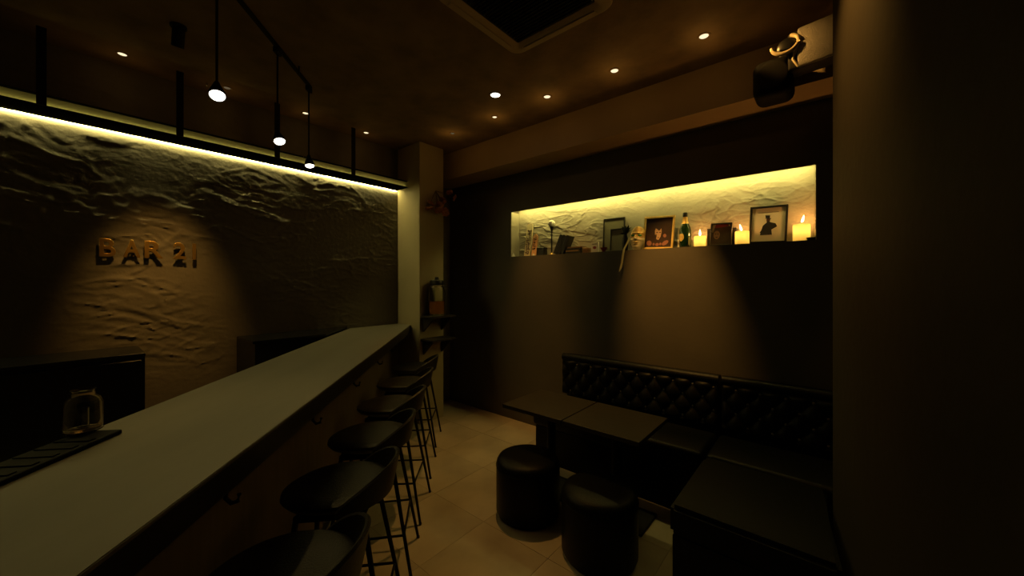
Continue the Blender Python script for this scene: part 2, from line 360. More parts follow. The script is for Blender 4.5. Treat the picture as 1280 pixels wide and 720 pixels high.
# back-bar cabinets
FS = 3.354
t = thing('under_counter_fridge', 'low black cabinet against the plaster wall below and left of the sign', 'cabinet', (0,0,0), RZ)
bm = NB(); box(bm, -SA+0.03, -FS-0.02, -1.6, 0.318, 0.06, 1.07, 0.004, 1); obj('body', bm, M['cabinet'], t)
bm = NB(); box(bm, -SA+0.02, -FS, -1.6, 0.318, 1.07, 1.092, 0.002, 1); obj('top', bm, M['cabinet'], t)
for k in range(3):
    p0 = -1.58+k*0.63; bm = NB(); box(bm, -FS-0.018, -FS+0.002, p0, p0+0.62, 0.10, 1.05, 0.004, 1); d = obj('door', bm, M['cabinet'], t)
    bm = NB(); box(bm, -FS+0.004, -FS+0.02, p0+0.05, p0+0.065, 0.62, 0.95, 0.003, 1); obj('handle', bm, M['matte_black'], d)
bm = NB(); box(bm, -SA+0.05, -FS-0.06, -1.58, 0.30, 0.0, 0.06); obj('plinth', bm, M['black'], t)
r0 = W(FS, 0); lA = bar_hit_s(IE-0.012, FS); lB = bar_hit_s(IE-0.012, SA-0.02)
qa = B(IE-0.012, lA); qb = B(IE-0.012, lB)
ra, rb = to_room(qa.x, qa.y), to_room(qb.x, qb.y)
t = thing('back_bar_cabinet', 'low black cabinet with a shiny top wedged between wall and bar', 'cabinet', (0,0,0), RZ)
bm = NB(); prism(bm, [(-SA+0.02, 0.905), (-FS-0.02, 0.925), (ra[0]-0.02, ra[1]-0.02), (rb[0], rb[1]-0.02)], 0.0, 1.072); obj('body', bm, M['cabinet'], t)
bm = NB(); prism(bm, [(-SA+0.02, 0.905), (-FS, 0.905), (ra[0], ra[1]-0.015), (rb[0], rb[1]-0.015)], 1.072, 1.092, 0.002); obj('top', bm, M['cabinet'], t)

# things on the bar
t = thing('bar_mat', 'long black serving mat along the staff edge of the bar', 'mat', B(IE+0.005, 0.0, ZBAR), BT)
bm = NB(); box(bm, 0.005, 0.12, -0.9, 1.32, 0, 0.014, 0.004, 2); obj('mat_body', bm, M['subwoofer'], t)
bm = NB()
for k in range(44): box(bm, 0.016, 0.109, -0.88+k*0.049, -0.86+k*0.049, 0.0135, 0.017)
o = obj('mat_ribs', bm, M['subwoofer'], t); o['kind'] = 'stuff'
bl = world_to_bar(Vector(((104-640)/468*1.165, 1.165, 0)))
t = thing('glass_jar', 'clear glass jar with a narrow rim standing on the black bar mat', 'jar', B(bl[0], bl[1], ZBAR+0.0175), BT)
J = lambda pr: [(r*0.74, z*0.92) for r, z in pr]
bm = NB(); lathe(bm, J([(0, 0.004), (0.054, 0.004), (0.058, 0.010), (0.058, 0.090), (0.050, 0.108), (0.036, 0.118), (0.034, 0.132), (0.038, 0.138),
                      (0.036, 0.140), (0.031, 0.132), (0.033, 0.117), (0.047, 0.105), (0.054, 0.090), (0.054, 0.014), (0, 0.012)]), 32)
obj('jar_body', bm, M['glass'], t, True)
bm = NB(); lathe(bm, J([(0, 0.0145), (0.018, 0.0145), (0.018, 0.075), (0.016, 0.075), (0.016, 0.0165), (0, 0.0165)]), 20); obj('inner_cup', bm, M['glass'], t, True)
bm = NB(); lathe(bm, J([(0, 0.000), (0.058, 0.000), (0.060, 0.002), (0.058, 0.0038), (0, 0.0038)]), 32); obj('jar_foot', bm, M['glass'], t, True)

# ============================================================ BAR STOOLS (local +x = backrest side)
def stool(name, label, loc, rz):
    t = thing(name, label, 'bar stool', loc, rz, 'stools along the bar')
    bm = NB(); n = 40; prof = [(0.0, 0.668), (0.10, 0.665), (0.155, 0.674), (0.185, 0.690), (0.198, 0.708), (0.196, 0.720), (0.182, 0.727), (0.12, 0.720), (0.0, 0.715)]
    lathe(bm, prof, n)
    for v in bm.verts:
        if v.co.x < 0: v.co.x *= 1.10
        v.co.y *= 0.93 + 0.05*max(0, v.co.x/0.2)
        v.co.z += 0.010*max(0, -v.co.x/0.2)**2*-1
    obj('seat', bm, M['seat'], t, True)
    bm = NB(); A = math.radians(78); m = 28; th = 0.018; cols = []
    for i in range(m+1):
        a = -A + 2*A*i/m; f = max(0.0, math.cos(a/2/A*PI))**0.8
        zb, zt = 0.688, 0.712 + 0.118*f
        ring = []
        for (k, (rr, z)) in enumerate([(0.196, zb), (0.197+0.014*f, (zb+zt)/2), (0.198+0.026*f, zt-0.006), (0.198+0.026*f+th*0.5, zt), (0.198+0.026*f+th, zt-0.006), (0.197+0.014*f+th, (zb+zt)/2), (0.196+th, zb)]):
            ring.append(bm.verts.new((rr*math.cos(a)*0.98, rr*math.sin(a)*0.95, z)))
        cols.append(ring)
    k = 7
    for i in range(m):
        for j in range(k): bm.faces.new((cols[i][j], cols[i+1][j], cols[i+1][(j+1) % k], cols[i][(j+1) % k]))
    bm.faces.new(cols[0]); bm.faces.new(cols[-1][::-1])
    obj('backrest', bm, M['seat'], t, True)
    tops = [(0.12, 0.12), (0.12, -0.12), (-0.12, 0.12), (-0.12, -0.12)]; feet = [(0.235, 0.185), (0.235, -0.185), (-0.19, 0.185), (-0.19, -0.185)]
    for (a, b), (c, d) in zip(tops, feet):
        bm = NB(); tube(bm, [(a, b, 0.662), (c, d, 0.004)], 0.011, 8, 0.008); obj('leg', bm, M['matte_black'], t, True)
        bm = NB(); lathe(bm, [(0, 0), (0.010, 0), (0.010, 0.010), (0, 0.010)], 10, c, d); obj('leg_cap', bm, M['black'], t)
    bm = NB(); box(bm, -0.13, 0.13, -0.13, 0.13, 0.640, 0.660, 0.004, 1); obj('seat_plate', bm, M['matte_black'], t)
    f = (0.662-0.25)/0.662; q = [(a+(c-a)*f, b+(d-b)*f, 0.25) for (a, b), (c, d) in zip(tops, feet)]
    for i, j in ((0, 1), (1, 3), (3, 2), (2, 0)):
        bm = NB(); tube(bm, [q[i], q[j]], 0.006, 8); obj('footrest_bar', bm, M['matte_black'], t, True)
    return t
words = ['black low-backed bar stool farthest along the bar beside the pale pier', 'second black bar stool counted from the pale pier',
         'third black bar stool counted from the pale pier', 'fourth black bar stool counted from the pale pier',
         'fifth black bar stool from the pale pier, second nearest in front', 'black bar stool nearest the viewer, its seat cut by the frame']
st0 = None
for wd, l in zip(words, (3.76, 3.19, 2.64, 2.12, 1.62, 1.14)):
    loc = B(-0.525, l, 0); rz = BT + math.radians(random.uniform(-4, 4))
    st0 = stool('bar_stool', wd, loc, rz) if st0 is None else (dup(st0, loc, rz, wd), st0)[1]

# ============================================================ BANQUETTE
def tufted(bm, u0, u1, z0, z1, y, a=0.145, c=0.17, dep=0.032):
    nu, nz = int((u1-u0)/0.0095), int((z1-z0)/0.0095); rows = []
    for i in range(nu+1):
        u = u0+(u1-u0)*i/nu; r = []
        for j in range(nz+1):
            z = z0+(z1-z0)*j/nz; e = min(1, (u-u0)/0.02, (u1-u)/0.02, (z-z0)/0.02, (z1-z)/0.02)
            f = abs(math.sin(PI*(u/a+z/c))*math.sin(PI*(u/a-z/c)))**0.45
            r.append(bm.verts.new((u, y-dep*f*max(0, e)**0.5, z)))
        rows.append(r)
    for i in range(nu):
        for j in range(nz): bm.faces.new((rows[i][j], rows[i+1][j], rows[i+1][j+1], rows[i][j+1]))
    edge = [rows[i][0] for i in range(nu+1)] + [rows[nu][j] for j in range(1, nz+1)] + [rows[i][nz] for i in range(nu-1, -1, -1)] + [rows[0][j] for j in range(nz-1, 0, -1)]
    back = [bm.verts.new((v.co.x, y+0.07, v.co.z)) for v in edge]
    for k in range(len(edge)): bm.faces.new((edge[k], back[k], back[(k+1) % len(edge)], edge[(k+1) % len(edge)]))
    bm.faces.new(back)
    return a, c
def bench(name, label, u0, u1, pf):
    t = thing(name, label, 'bench', (0,0,0), RZ)
    bm = NB(); box(bm, u0+0.02, u1-0.02, pf+0.03, PB-0.02, 0.0, 0.30, 0.004, 1); obj('base', bm, M['leather'], t)
    bm = NB(); box(bm, u0, u1, pf, 3.05, 0.302, 0.45, 0.035, 4); obj('seat', bm, M['leather'], t, True)
    z0, z1 = 0.47, 0.80; bm = NB(); a, c = tufted(bm, u0+0.005, u1-0.005, z0, z1, 3.10); bk = obj('backrest', bm, M['leather'], t, True)
    bm = NB(); tube(bm, [(u0+0.005, 3.115, 0.822), (u1-0.005, 3.115, 0.822)], 0.034, 16)
    obj('top_roll', bm, M['leather'], t, True)
    bm = NB(); box(bm, u0+0.01, u1-0.01, 3.172, PB-0.012, 0.302, 0.84, 0.003, 1); obj('back_board', bm, M['leather'], t)
    me = None
    for mm in range(-90, 20):
        for nn in range(-90, 90):
            u, z = a*(mm+nn)/2, c*(mm-nn)/2
            if u0+0.03 < u < u1-0.03 and z0+0.02 < z < z1-0.02:
                if me is None:
                    q = NB(); ball(q, (0,0,0), 0.011, 1, 0.6, 1, 10, 6); o = obj('button', q, M['button'], bk, True); me = o.data
                else: o = bpy.data.objects.new('button', me); C.objects.link(o); o.parent = bk
                o.location = (u, 3.098, z)
    return t
bench('tufted_bench', 'long black leather bench with a button tufted back against the niche wall', -1.98, -0.615, 2.61)
bench('corner_bench', 'right hand black tufted bench module in the dark corner', -0.605, 0.30, 2.61)
t = thing('bench_chaise', 'low black leather ottoman section projecting forward from the corner bench', 'bench', (0,0,0), RZ)
ch = [(-0.60, 1.91), (0.045, 1.91), (-0.004, 2.37), (-0.004, 2.60), (-0.60, 2.60)]
bm = NB(); prism(bm, [(x*0.97-0.006, 1.925+(y-1.91)*0.97) for x, y in ch], 0.0, 0.30); obj('base', bm, M['leather'], t)
bm = NB(); prism(bm, ch, 0.302, 0.45, 0.02); obj('seat', bm, M['leather'], t, True)

# ============================================================ TABLES AND POUFFES
def table(label, u0):
    t = thing('lounge_table', label, 'table', W(-(u0+0.255), 2.305, 0), RZ, 'square tables in front of the bench')
    bm = NB(); box(bm, -0.254, 0.254, -0.245, 0.245, 0.622, 0.65, 0.003, 2); obj('tabletop', bm, M['table'], t)
    bm = NB(); box(bm, -0.20, 0.20, -0.19, 0.19, 0.600, 0.6215); obj('apron', bm, M['black'], t)
    bm = NB(); tube(bm, [(0, 0.02, 0.02), (0, 0.02, 0.60)], 0.032, 16); obj('column', bm, M['matte_black'], t, True)
    bm = NB(); box(bm, -0.20, 0.20, -0.07, 0.20, 0.0, 0.018, 0.004, 1); obj('foot_plate', bm, M['matte_black'], t)
    return t
table('left of two square dark wood tables in front of the bench', -1.835)
table('right of two square dark wood tables, beside the ottoman section', -1.318)
def pouffe(label, s, p):
    t = thing('pouffe', label, 'pouffe', W(s, p, 0), 0, 'round pouffes before the tables')
    bm = NB(); lathe(bm, [(0, 0.004), (0.19, 0.004), (0.205, 0.012), (0.213, 0.03), (0.213, 0.30), (0.211, 0.318)], 40); obj('body', bm, M['leather'], t, True)
    bm = NB(); lathe(bm, [(0.212, 0.318), (0.216, 0.322), (0.212, 0.328)], 40); obj('piping', bm, M['leather'], t, True)
    bm = NB(); lathe(bm, [(0.211, 0.324), (0.210, 0.345), (0.198, 0.366), (0.17, 0.378), (0.09, 0.385), (0, 0.387)], 40); obj('seat', bm, M['leather'], t, True)
    bm = NB()
    for k in range(4): lathe(bm, [(0, 0), (0.012, 0), (0.012, 0.006), (0, 0.006)], 8, 0.13*math.cos(k*PI/2), 0.13*math.sin(k*PI/2))
    obj('glide', bm, M['black'], t)
    return t
pouffe('round black leather pouffe on the lit floor, left of the other pouffe', 1.55, 2.00)
pouffe('round black leather pouffe nearest the viewer, cut by the frame bottom', 1.00, 1.955)

# ============================================================ CEILING FIXTURES
def downlight(label, s, p, target, power, angle, lens='lens_dim', r=0.030, col=WARM, blend=0.7, group='recessed ceiling spotlights', rs=0.015, added_fill=0.0):
    t = thing('ceiling_downlight', label, 'downlight', W(s, p, ZC), RZ, group)
    bm = NB(); lathe(bm, [(r+0.002, -0.001), (r+0.012, -0.001), (r+0.013, -0.003), (r+0.009, -0.006), (r+0.002, -0.005)], 28); obj('trim_ring', bm, M['ceiling'], t, True)
    bm = NB(); lathe(bm, [(0, -0.0025), (r, -0.0025), (r, -0.001), (0, -0.001)], 24); obj('lens', bm, M[lens], t)
    if power: spot(t, (0, 0, -0.012), target, power, angle, blend, col, rs)
    if added_fill: glow(t, (0, 0, -0.13), added_fill, WARM, 0.015)  # added point fill in mid-air, brightens the beam and ceiling
    return t
def wp(x, y, p=PB):                                        # point of the niche wall plane seen at pixel x, y
    r = (x-640)/468; tt = p/(ST*r+CT); return Vector((r*tt, tt, 1.55+(352-y)/468*tt))
sB = [0.588+0.588*k for k in range(6)]
lab = ['nearest the wall speaker', 'second from the wall speaker', 'third from the wall speaker', 'fourth from it, behind the brightest',
       'fifth from the wall speaker', 'last before the pale pier']
tg = [wp(1012, 66, 2.74), wp(838, 365), wp(708, 320), wp(672, 385), W(2.9, 3.0, 0), W(3.5, 2.9, 0)]
pw = [24, 225, 17, 62, 0, 0]
for k in range(6):
    downlight('small recessed ceiling spotlight along the niche wall, ' + lab[k], sB[k], 2.535, tg[k], pw[k], 34 if k else 44, 'lens_dim' if k < 4 else 'lens_low', 0.026 if k < 3 else 0.020, blend=1.0, added_fill=0.19)
downlight('brightest recessed ceiling spotlight, over the aisle', 2.07, 2.24, W(2.0, 2.2, 0), 50, 60, 'lens', 0.038, rs=0.008)
lab = ['leftmost, above the left end of the shelf', 'above the sign', 'behind the two pendants', 'rightmost, near the pale pier']
for k, p in enumerate((0.23, 0.80, 1.376, 1.956)):
    downlight('tiny recessed ceiling spotlight over the hanging shelf, ' + lab[k], 3.60, p, W(3.62, p, 2.6), 0.5, 60, 'lens_low' if k == 1 else 'lens_dim', 0.022, group='recessed spotlights over the shelf', added_fill=0.05)
# spotlight on the sign, deep in the ceiling in front of the wall
t = thing('ceiling_spotlight', 'small black tube spotlight on the ceiling aimed at the brass lettering', 'spotlight', W(2.95, 0.42, ZC), RZ)
d = Matrix.Rotation(-RZ, 3, 'Z') @ (W(SA, 0.45, 1.42) - W(2.95, 0.42, ZC-0.05)).normalized()
Mx = Matrix.Translation((0, 0, -0.05)) @ d.to_track_quat('-Z', 'Y').to_matrix().to_4x4()
bm = NB(); lathe(bm, [(0, -0.001), (0.04, -0.001), (0.04, -0.012), (0, -0.012)], 20); obj('ceiling_plate', bm, M['matte_black'], t, True)
bm = NB(); tube(bm, [(0, 0, -0.012), (0, 0, -0.05)], 0.008, 8); obj('stem', bm, M['matte_black'], t, True)
bm = NB(); lathe(bm, [(0, 0.03), (0.028, 0.03), (0.030, 0.02), (0.030, -0.07), (0.026, -0.07), (0.026, -0.01), (0, -0.01)], 24)
bmesh.ops.transform(bm, matrix=Mx, verts=bm.verts); obj('tube_housing', bm, M['matte_black'], t, True)
bm = NB(); lathe(bm, [(0, -0.012), (0.0255, -0.012), (0.0255, -0.015), (0, -0.015)], 20); bmesh.ops.transform(bm, matrix=Mx, verts=bm.verts); obj('lens', bm, M['lens'], t)
spot(t, tuple(Mx @ Vector((0, 0, -0.074))), W(SA, 0.45, 1.34), 72, 36, 1.0, WARM, 0.05)
downlight('recessed ceiling spotlight washing the right hand wall', 0.35, 1.85, W(-0.09, 1.98, 2.5), 42, 78, 'lens_dim', 0.020, blend=1.0, group='recessed spotlights aimed at walls')

# track with three pendant spots over the bar
t = thing('ceiling_track', 'thin black ceiling track above the bar carrying three pendant spots', 'track', (0,0,0), BT)
RO, RZT = -1.185, 3.02
bm = NB(); box(bm, RO-0.010, RO+0.010, 0.4, 3.0, RZT-0.010, RZT+0.010, 0.001, 1); obj('rail', bm, M['matte_black'], t)
for l in (0.6, 1.7, 2.8):
    bm = NB(); tube(bm, [(RO, l, RZT+0.008), (RO, l, ZC)], 0.005, 8); obj('rail_stem', bm, M['matte_black'], t)
def pendant(label, l, tilt, target, power, cone=70, col=PEND):
    t = thing('pendant_spot', label, 'pendant lamp', B(RO, l, RZT-0.0105), BT, 'pendant spots on the track')
    bm = NB(); box(bm, -0.014, 0.014, -0.03, 0.03, -0.035, 0.0, 0.003, 1); obj('track_adapter', bm, M['matte_black'], t)
    bm = NB(); tube(bm, [(0, 0, -0.035), (0, 0, -0.52)], 0.0055, 8); obj('rod', bm, M['matte_black'], t, True)
    d = (Vector(target) - B(RO, l, 2.44)).normalized()
    d = Matrix.Rotation(-BT, 3, 'Z') @ d
    R = d.to_track_quat('-Z', 'Y').to_matrix().to_4x4(); Mx = Matrix.Translation((0, 0, -0.535)) @ R
    bm = NB(); ball(bm, (0, 0, -0.525), 0.014, 1, 1, 1.3, 12, 8); obj('knuckle', bm, M['matte_black'], t, True)
    bm = NB(); lathe(bm, [(0, 0.012), (0.016, 0.010), (0.022, -0.010), (0.034, -0.045), (0.035, -0.062), (0.032, -0.062), (0.031, -0.050), (0, -0.046)], 28)
    bmesh.ops.transform(bm, matrix=Mx, verts=bm.verts); obj('shade', bm, M['matte_black'], t, True)
    bm = NB(); lathe(bm, [(0, -0.0710), (0.012, -0.0703), (0.022, -0.0675), (0.0285, -0.0625), (0.0305, -0.0560), (0.0305, -0.0545), (0, -0.0530)], 28)
    bmesh.ops.transform(bm, matrix=Mx, verts=bm.verts); obj('lens', bm, M['lens'], t, True)
    bm = NB(); tube(bm, [(0.037, 0, -0.01), (0.037, 0, 0.012)], 0.003, 6); bmesh.ops.transform(bm, matrix=Mx, verts=bm.verts); obj('aiming_screw', bm, M['chrome'], t)
    spot(t, tuple(Mx @ Vector((0, 0, -0.074))), target, power, cone, 1.0, col, 0.02)
pendant('pendant spot nearest the viewer with its round lens turned outward', 1.93, 0, B(-0.74, 1.30, ZBAR), 10, 80)
pendant('middle pendant spot of the three on the track', 2.50, 0, B(-0.40, 1.8, 0.5), 3.5, 80)
pendant('pendant spot at the far end of the track', 2.965, 0, B(-0.95, 2.75, ZBAR), 0.8, 70, (1.0, 0.60, 0.13))

# air-conditioning cassette
t = thing('ceiling_cassette', 'square dark ceiling air conditioner with a black grille at the top', 'air conditioner', W(1.225, 1.555, ZC), RZ)
t.scale = (0.75, 0.75, 1.0)
def rrect(h, r, n=6):
    out = []
    for qx, qy, a0 in ((h-r, h-r, 0), (-h+r, h-r, PI/2), (-h+r, -h+r, PI), (h-r, -h+r, 1.5*PI)):
        out += [(qx+r*math.cos(a0+PI/2*i/n), qy+r*math.sin(a0+PI/2*i/n)) for i in range(n+1)]
    return out
bm = NB(); prof = [(0.475, 0.10, 0.0), (0.475, 0.10, -0.022), (0.462, 0.09, -0.034), (0.39, 0.03, -0.034), (0.37, 0.02, -0.018), (0.36, 0.02, -0.018)]
rings = [[bm.verts.new((x, y, z)) for x, y in rrect(h, r)] for h, r, z in prof]
for A, Bq in zip(rings, rings[1:]):
    n = len(A)
    for i in range(n): bm.faces.new((A[i], A[(i+1) % n], Bq[(i+1) % n], Bq[i]))
obj('panel', bm, M['panel'], t, True)
bm = NB(); box(bm, -0.36, 0.36, -0.36, 0.36, -0.016, -0.002); obj('grille_back', bm, M['black'], t)
for k in range(22):
    y = -0.33+k*0.0314; bm = NB(); box(bm, -0.34, 0.34, y, y+0.010, -0.024, -0.0165); obj('grille_slat', bm, M['matte_black'], t)
for k in range(4):
    bm = NB(); Mx = Matrix.Rotation(k*PI/2, 4, 'Z'); box(bm, -0.33, 0.33, 0.40, 0.448, -0.042, -0.034, 0.003, 1, Mx); obj('louvre', bm, M['panel'], t)

# wall speaker at the right, under the ceiling
q = wp(1012, 66, 2.74)
t = thing('wall_speaker', 'grey grilled box speaker on a bracket high up beside the right hand wall', 'speaker', q, RZ+math.radians(-10))
bm = NB(); box(bm, -0.085, 0.15, -0.09, 0.03, -0.105, 0.112, 0.015, 3); obj('cabinet', bm, M['matte_black'], t, True)
bm = NB(); box(bm, -0.035, 0.145, -0.106, -0.086, -0.108, 0.114, 0.012, 3); obj('grille', bm, M['speaker_grey'], t, True)
bm = NB(); pts = []
for k in range(23):
    a = math.radians(70 - 250*k/22); pts.append((-0.088+0.062*math.cos(a), -0.105+0.02*math.sin(a*0.5), 0.045+0.052*math.sin(a)))
tube(bm, pts, 0.011, 10); obj('horn_rim', bm, M['speaker_pale'], t, True)
bm = NB(); tube(bm, [(-0.04, -0.098, 0.0), (-0.055, -0.102, -0.05), (-0.03, -0.10, -0.10)], 0.007, 8); obj('port_trim', bm, M['speaker_pale'], t, True)
bm = NB(); ball(bm, (-0.088, -0.088, 0.045), 0.05, 1, 0.3, 0.9, 20, 12); obj('horn_mouth', bm, M['black'], t, True)
bm = NB(); box(bm, -0.14, -0.08, -0.06, 0.03, -0.02, 0.10, 0.02, 3); obj('horn_body', bm, M['matte_black'], t, True)
bm = NB(); box(bm, -0.02, 0.03, 0.02, 0.12, -0.03, 0.03, 0.004, 1); obj('bracket', bm, M['matte_black'], t)
q = wp(966, 97, 2.74)
t = thing('subwoofer', 'black rounded speaker unit hung left of the grey speaker', 'speaker', q, RZ)
bm = NB(); box(bm, -0.10, 0.10, -0.06, 0.168, -0.12, 0.10, 0.05, 5); obj('cabinet', bm, M['subwoofer'], t, True)
bm = NB(); lathe(bm, [(0.075, 0), (0.080, 0.006), (0.07, 0.008), (0.03, 0.002), (0, 0.006)], 28)
bmesh.ops.transform(bm, matrix=Matrix.Translation((0, -0.061, -0.01)) @ Matrix.Rotation(PI/2, 4, 'X'), verts=bm.verts); obj('cone', bm, M['matte_black'], t, True)

# ============================================================ CORNER SHELF, JAR, DRIED FLOWERS
def room_thing(name, label, cat, s, p, z, group=None, rz=0.0, tilt=None): return thing(name, label, cat, W(s, p, z), RZ+rz, group, tilt)
t = room_thing('wall_shelf', 'small dark two tier wall shelf on the side of the pale pier', 'shelf', 3.378, 2.62, 0)
for z in (1.18, 0.93):
    bm = NB(); box(bm, 0, 0.205, -0.16, 0.17, z-0.022, z, 0.002, 1); obj('shelf_board', bm, M['shelf_wood'], t)
    for y in (-0.12, 0.13):
        bm = NB()
        a = [bm.verts.new((x, y-0.01, zz)) for x, zz in ((0.001, z-0.022), (0.18, z-0.022), (0.001, z-0.18))]; b = [bm.verts.new((v.co.x, y+0.01, v.co.z)) for v in a]
        bm.faces.new(a); bm.faces.new(b[::-1])
        for i in range(3): bm.faces.new((a[i], a[(i+1) % 3], b[(i+1) % 3], b[i]))
        obj('shelf_bracket', bm, M['shelf_wood'], t)
t = room_thing('storage_jar', 'large glass storage jar with a black lid on the small wall shelf', 'jar', 3.275, 2.60, 1.18)
bm = NB(); lathe(bm, [(0, 0.001), (0.062, 0.001), (0.072, 0.012), (0.074, 0.20), (0.062, 0.235), (0.055, 0.245), (0.055, 0.26), (0.052, 0.26), (0.052, 0.244), (0.059, 0.233), (0.070, 0.20), (0.069, 0.015), (0, 0.008)], 32)
obj('jar_body', bm, M['glass'], t, True)
bm = NB(); lathe(bm, [(0, 0.010), (0.064, 0.017), (0.0675, 0.03), (0.0685, 0.125), (0, 0.125)], 32); obj('liquid', bm, M['amber'], t, True)
bm = NB(); lathe(bm, [(0, 0.2605), (0.060, 0.2605), (0.062, 0.265), (0.062, 0.295), (0.056, 0.303), (0.02, 0.306), (0.016, 0.33), (0, 0.333)], 32); obj('lid', bm, M['black'], t, True)
bm = NB(); tube(bm, [(0.063*math.cos(a), 0.063*math.sin(a), 0.247) for a in [2*PI*i/24 for i in range(25)]], 0.003, 6); obj('wire_band', bm, M['chrome'], t, True)
t.scale = (1.25, 1.25, 1.27)
t = room_thing('dried_flowers', 'bunch of brownish orange dried flowers hung high in the corner by the pier', 'flowers', 3.375, 2.66, 2.47)
me = None
fl = [(0.05, -0.10, -0.06), (0.09, -0.02, -0.09), (0.06, 0.05, 0.00), (0.12, 0.02, -0.05), (0.10, 0.12, 0.09), (0.14, 0.16, 0.03), (0.05, -0.12, -0.12), (0.10, 0.06, -0.14), (0.11, -0.05, -0.14)]
for i, (x, y, z) in enumerate(fl):
    if me is None:
        q = NB()
        for k in range(9):
            a = 2*PI*k/9; ball(q, (0.024*math.cos(a), 0.024*math.sin(a), 0.006*math.sin(3*a)), 0.019, 1, 1, 0.5, 8, 6)
        ball(q, (0, 0, 0.008), 0.016, 1, 1, 0.8, 8, 6)
        o = obj('flower_head', q, M['petal'], t, True); me = o.data
    else: o = bpy.data.objects.new('flower_head', me); C.objects.link(o); o.parent = t
    o.location = (x, y, z); o.rotation_euler = (random.uniform(-1, 1), random.uniform(0, 1.5), i); s = random.uniform(0.9, 1.4); o.scale = (s, s, s)
    bm = NB(); tube(bm, [(0.004, 0, 0.10), (x*0.5, y*0.6, z*0.5+0.04), (x, y, z)], 0.003, 6); obj('flower_stem', bm, M['stem'], t, True)

# ============================================================ THINGS IN THE NICHE
ZS = NZ0+0.0065
def niche(name, label, cat, x, p=PB+0.07, group=None, rz=0.0, tilt=None, dz=0.0):
    r = (x-640)/468; s = p*(ST-CT*r)/(CT+ST*r)
    return room_thing(name, label, cat, s, p, ZS+dz, group, rz, tilt)
# salt cone
t = niche('salt_cone', 'tiny white salt cone at the left end of the niche', 'ornament', 641.8, PB+0.035)
bm = NB(); lathe(bm, [(0, 0), (0.026, 0), (0.027, 0.004), (0, 0.004)], 20); obj('dish', bm, M['white'], t, True)
bm = NB(); lathe(bm, [(0, 0.0042), (0.022, 0.0042), (0.016, 0.02), (0.003, 0.046), (0, 0.047)], 20); obj('salt', bm, M['white'], t, True)
# wooden tablets with brushed marks
def strokes(bm, w, z0, z1, n, y, seed):
    rnd = random.Random(seed)
    for k in range(n):
        zc = z0+(z1-z0)*(k+0.5)/n; h = (z1-z0)/n
        for j in range(6):
            x = rnd.uniform(-w*0.34, w*0.34); z = zc+rnd.uniform(-h*0.36, h*0.36)
            if rnd.random() < 0.55: lx, lz = w*rnd.uniform(0.14, 0.27), h*0.065
            else: lx, lz = w*0.055, h*rnd.uniform(0.14, 0.28)
            x = max(-w*0.42+lx, min(w*0.42-lx, x))
            plate(bm, [(x-lx, z-lz), (x+lx, z-lz), (x+lx*0.9, z+lz), (x-lx, z+lz)], y, 0.0012)
    return bm
t = niche('wooden_tablet', 'tall cream wooden tablet with brushed characters, round topped', 'tablet', 658.8, PB+0.05, 'wooden charm tablets', 0.0, (-0.10, 0.05))
wv = 0.082; bm = NB(); pts2 = [(-wv/2, 0), (wv/2, 0), (wv/2, 0.345)] + [(wv/2*math.cos(a), 0.345+0.022*math.sin(a)) for a in [PI*i/8 for i in range(1, 8)]] + [(-wv/2, 0.345)]
plate(bm, pts2, 0.012, 0.016); obj('board', bm, M['cream_wood'], t)
bm = NB(); strokes(bm, wv, 0.02, 0.31, 7, -0.0045, 3); o = obj('brush_mark', bm, M['brown_ink'], t); o['kind'] = 'stuff'
bm = NB(); tube(bm, [(-wv/2-0.002, -0.006, 0.205), (wv/2+0.002, -0.006, 0.200), (wv/2+0.002, 0.014, 0.200), (-wv/2-0.002, 0.014, 0.205), (-wv/2-0.002, -0.006, 0.205), (-0.055, -0.007, 0.225)], 0.003, 6); obj('twine', bm, M['cream_wood'], t)
t = niche('wooden_tablet', 'shorter pinkish wooden tablet with a pointed top and brushed characters', 'tablet', 667.2, PB+0.05, 'wooden charm tablets', 0.0, (-0.10, 0.05))
wv = 0.062; bm = NB(); plate(bm, [(-wv/2, 0), (wv/2, 0), (wv/2, 0.215), (0, 0.245), (-wv/2, 0.215)], 0.010, 0.014); obj('board', bm, M['pink_wood'], t)
bm = NB(); strokes(bm, wv, 0.06, 0.21, 4, -0.0045, 9); o = obj('brush_mark', bm, M['brown_ink'], t); o['kind'] = 'stuff'
bm = NB(); plate(bm, [(-0.014, 0.003), (0.014, 0.003), (0.012, 0.022), (-0.012, 0.022)], -0.0045, 0.002); obj('paper_seal', bm, M['white'], t)
# small dark box
t = niche('trinket_box', 'small square black box behind the pinkish tablet', 'box', 677.5, PB+0.085)
bm = NB(); box(bm, -0.047, 0.047, -0.035, 0.035, 0, 0.062, 0.003, 1); obj('box_body', bm, M['black'], t)
bm = NB(); box(bm, -0.049, 0.049, -0.037, 0.037, 0.063, 0.088, 0.004, 1); obj('lid', bm, M['black'], t)
# globe lamp / candlestick
t = niche('globe_lamp', 'slender dark stand with a white frosted globe on top', 'lamp', 689.6, PB+0.055)
bm = NB(); lathe(bm, [(0, 0), (0.026, 0), (0.027, 0.006), (0.014, 0.012), (0.007, 0.022)], 24); obj('foot', bm, M['gold'], t, True)
bm = NB(); lathe(bm, [(0.0075, 0.020), (0.0085, 0.06), (0.0075, 0.20), (0.013, 0.206), (0.013, 0.214), (0.008, 0.220), (0.008, 0.232), (0.014, 0.238), (0.008, 0.245), (0.012, 0.258), (0.018, 0.285), (0.026, 0.297), (0, 0.297)], 20); obj('stem', bm, M['black'], t, True)
bm = NB(); ball(bm, (0, 0, 0.329), 0.0375, 1, 1, 1, 24, 14); obj('globe', bm, M['globe'], t, True)
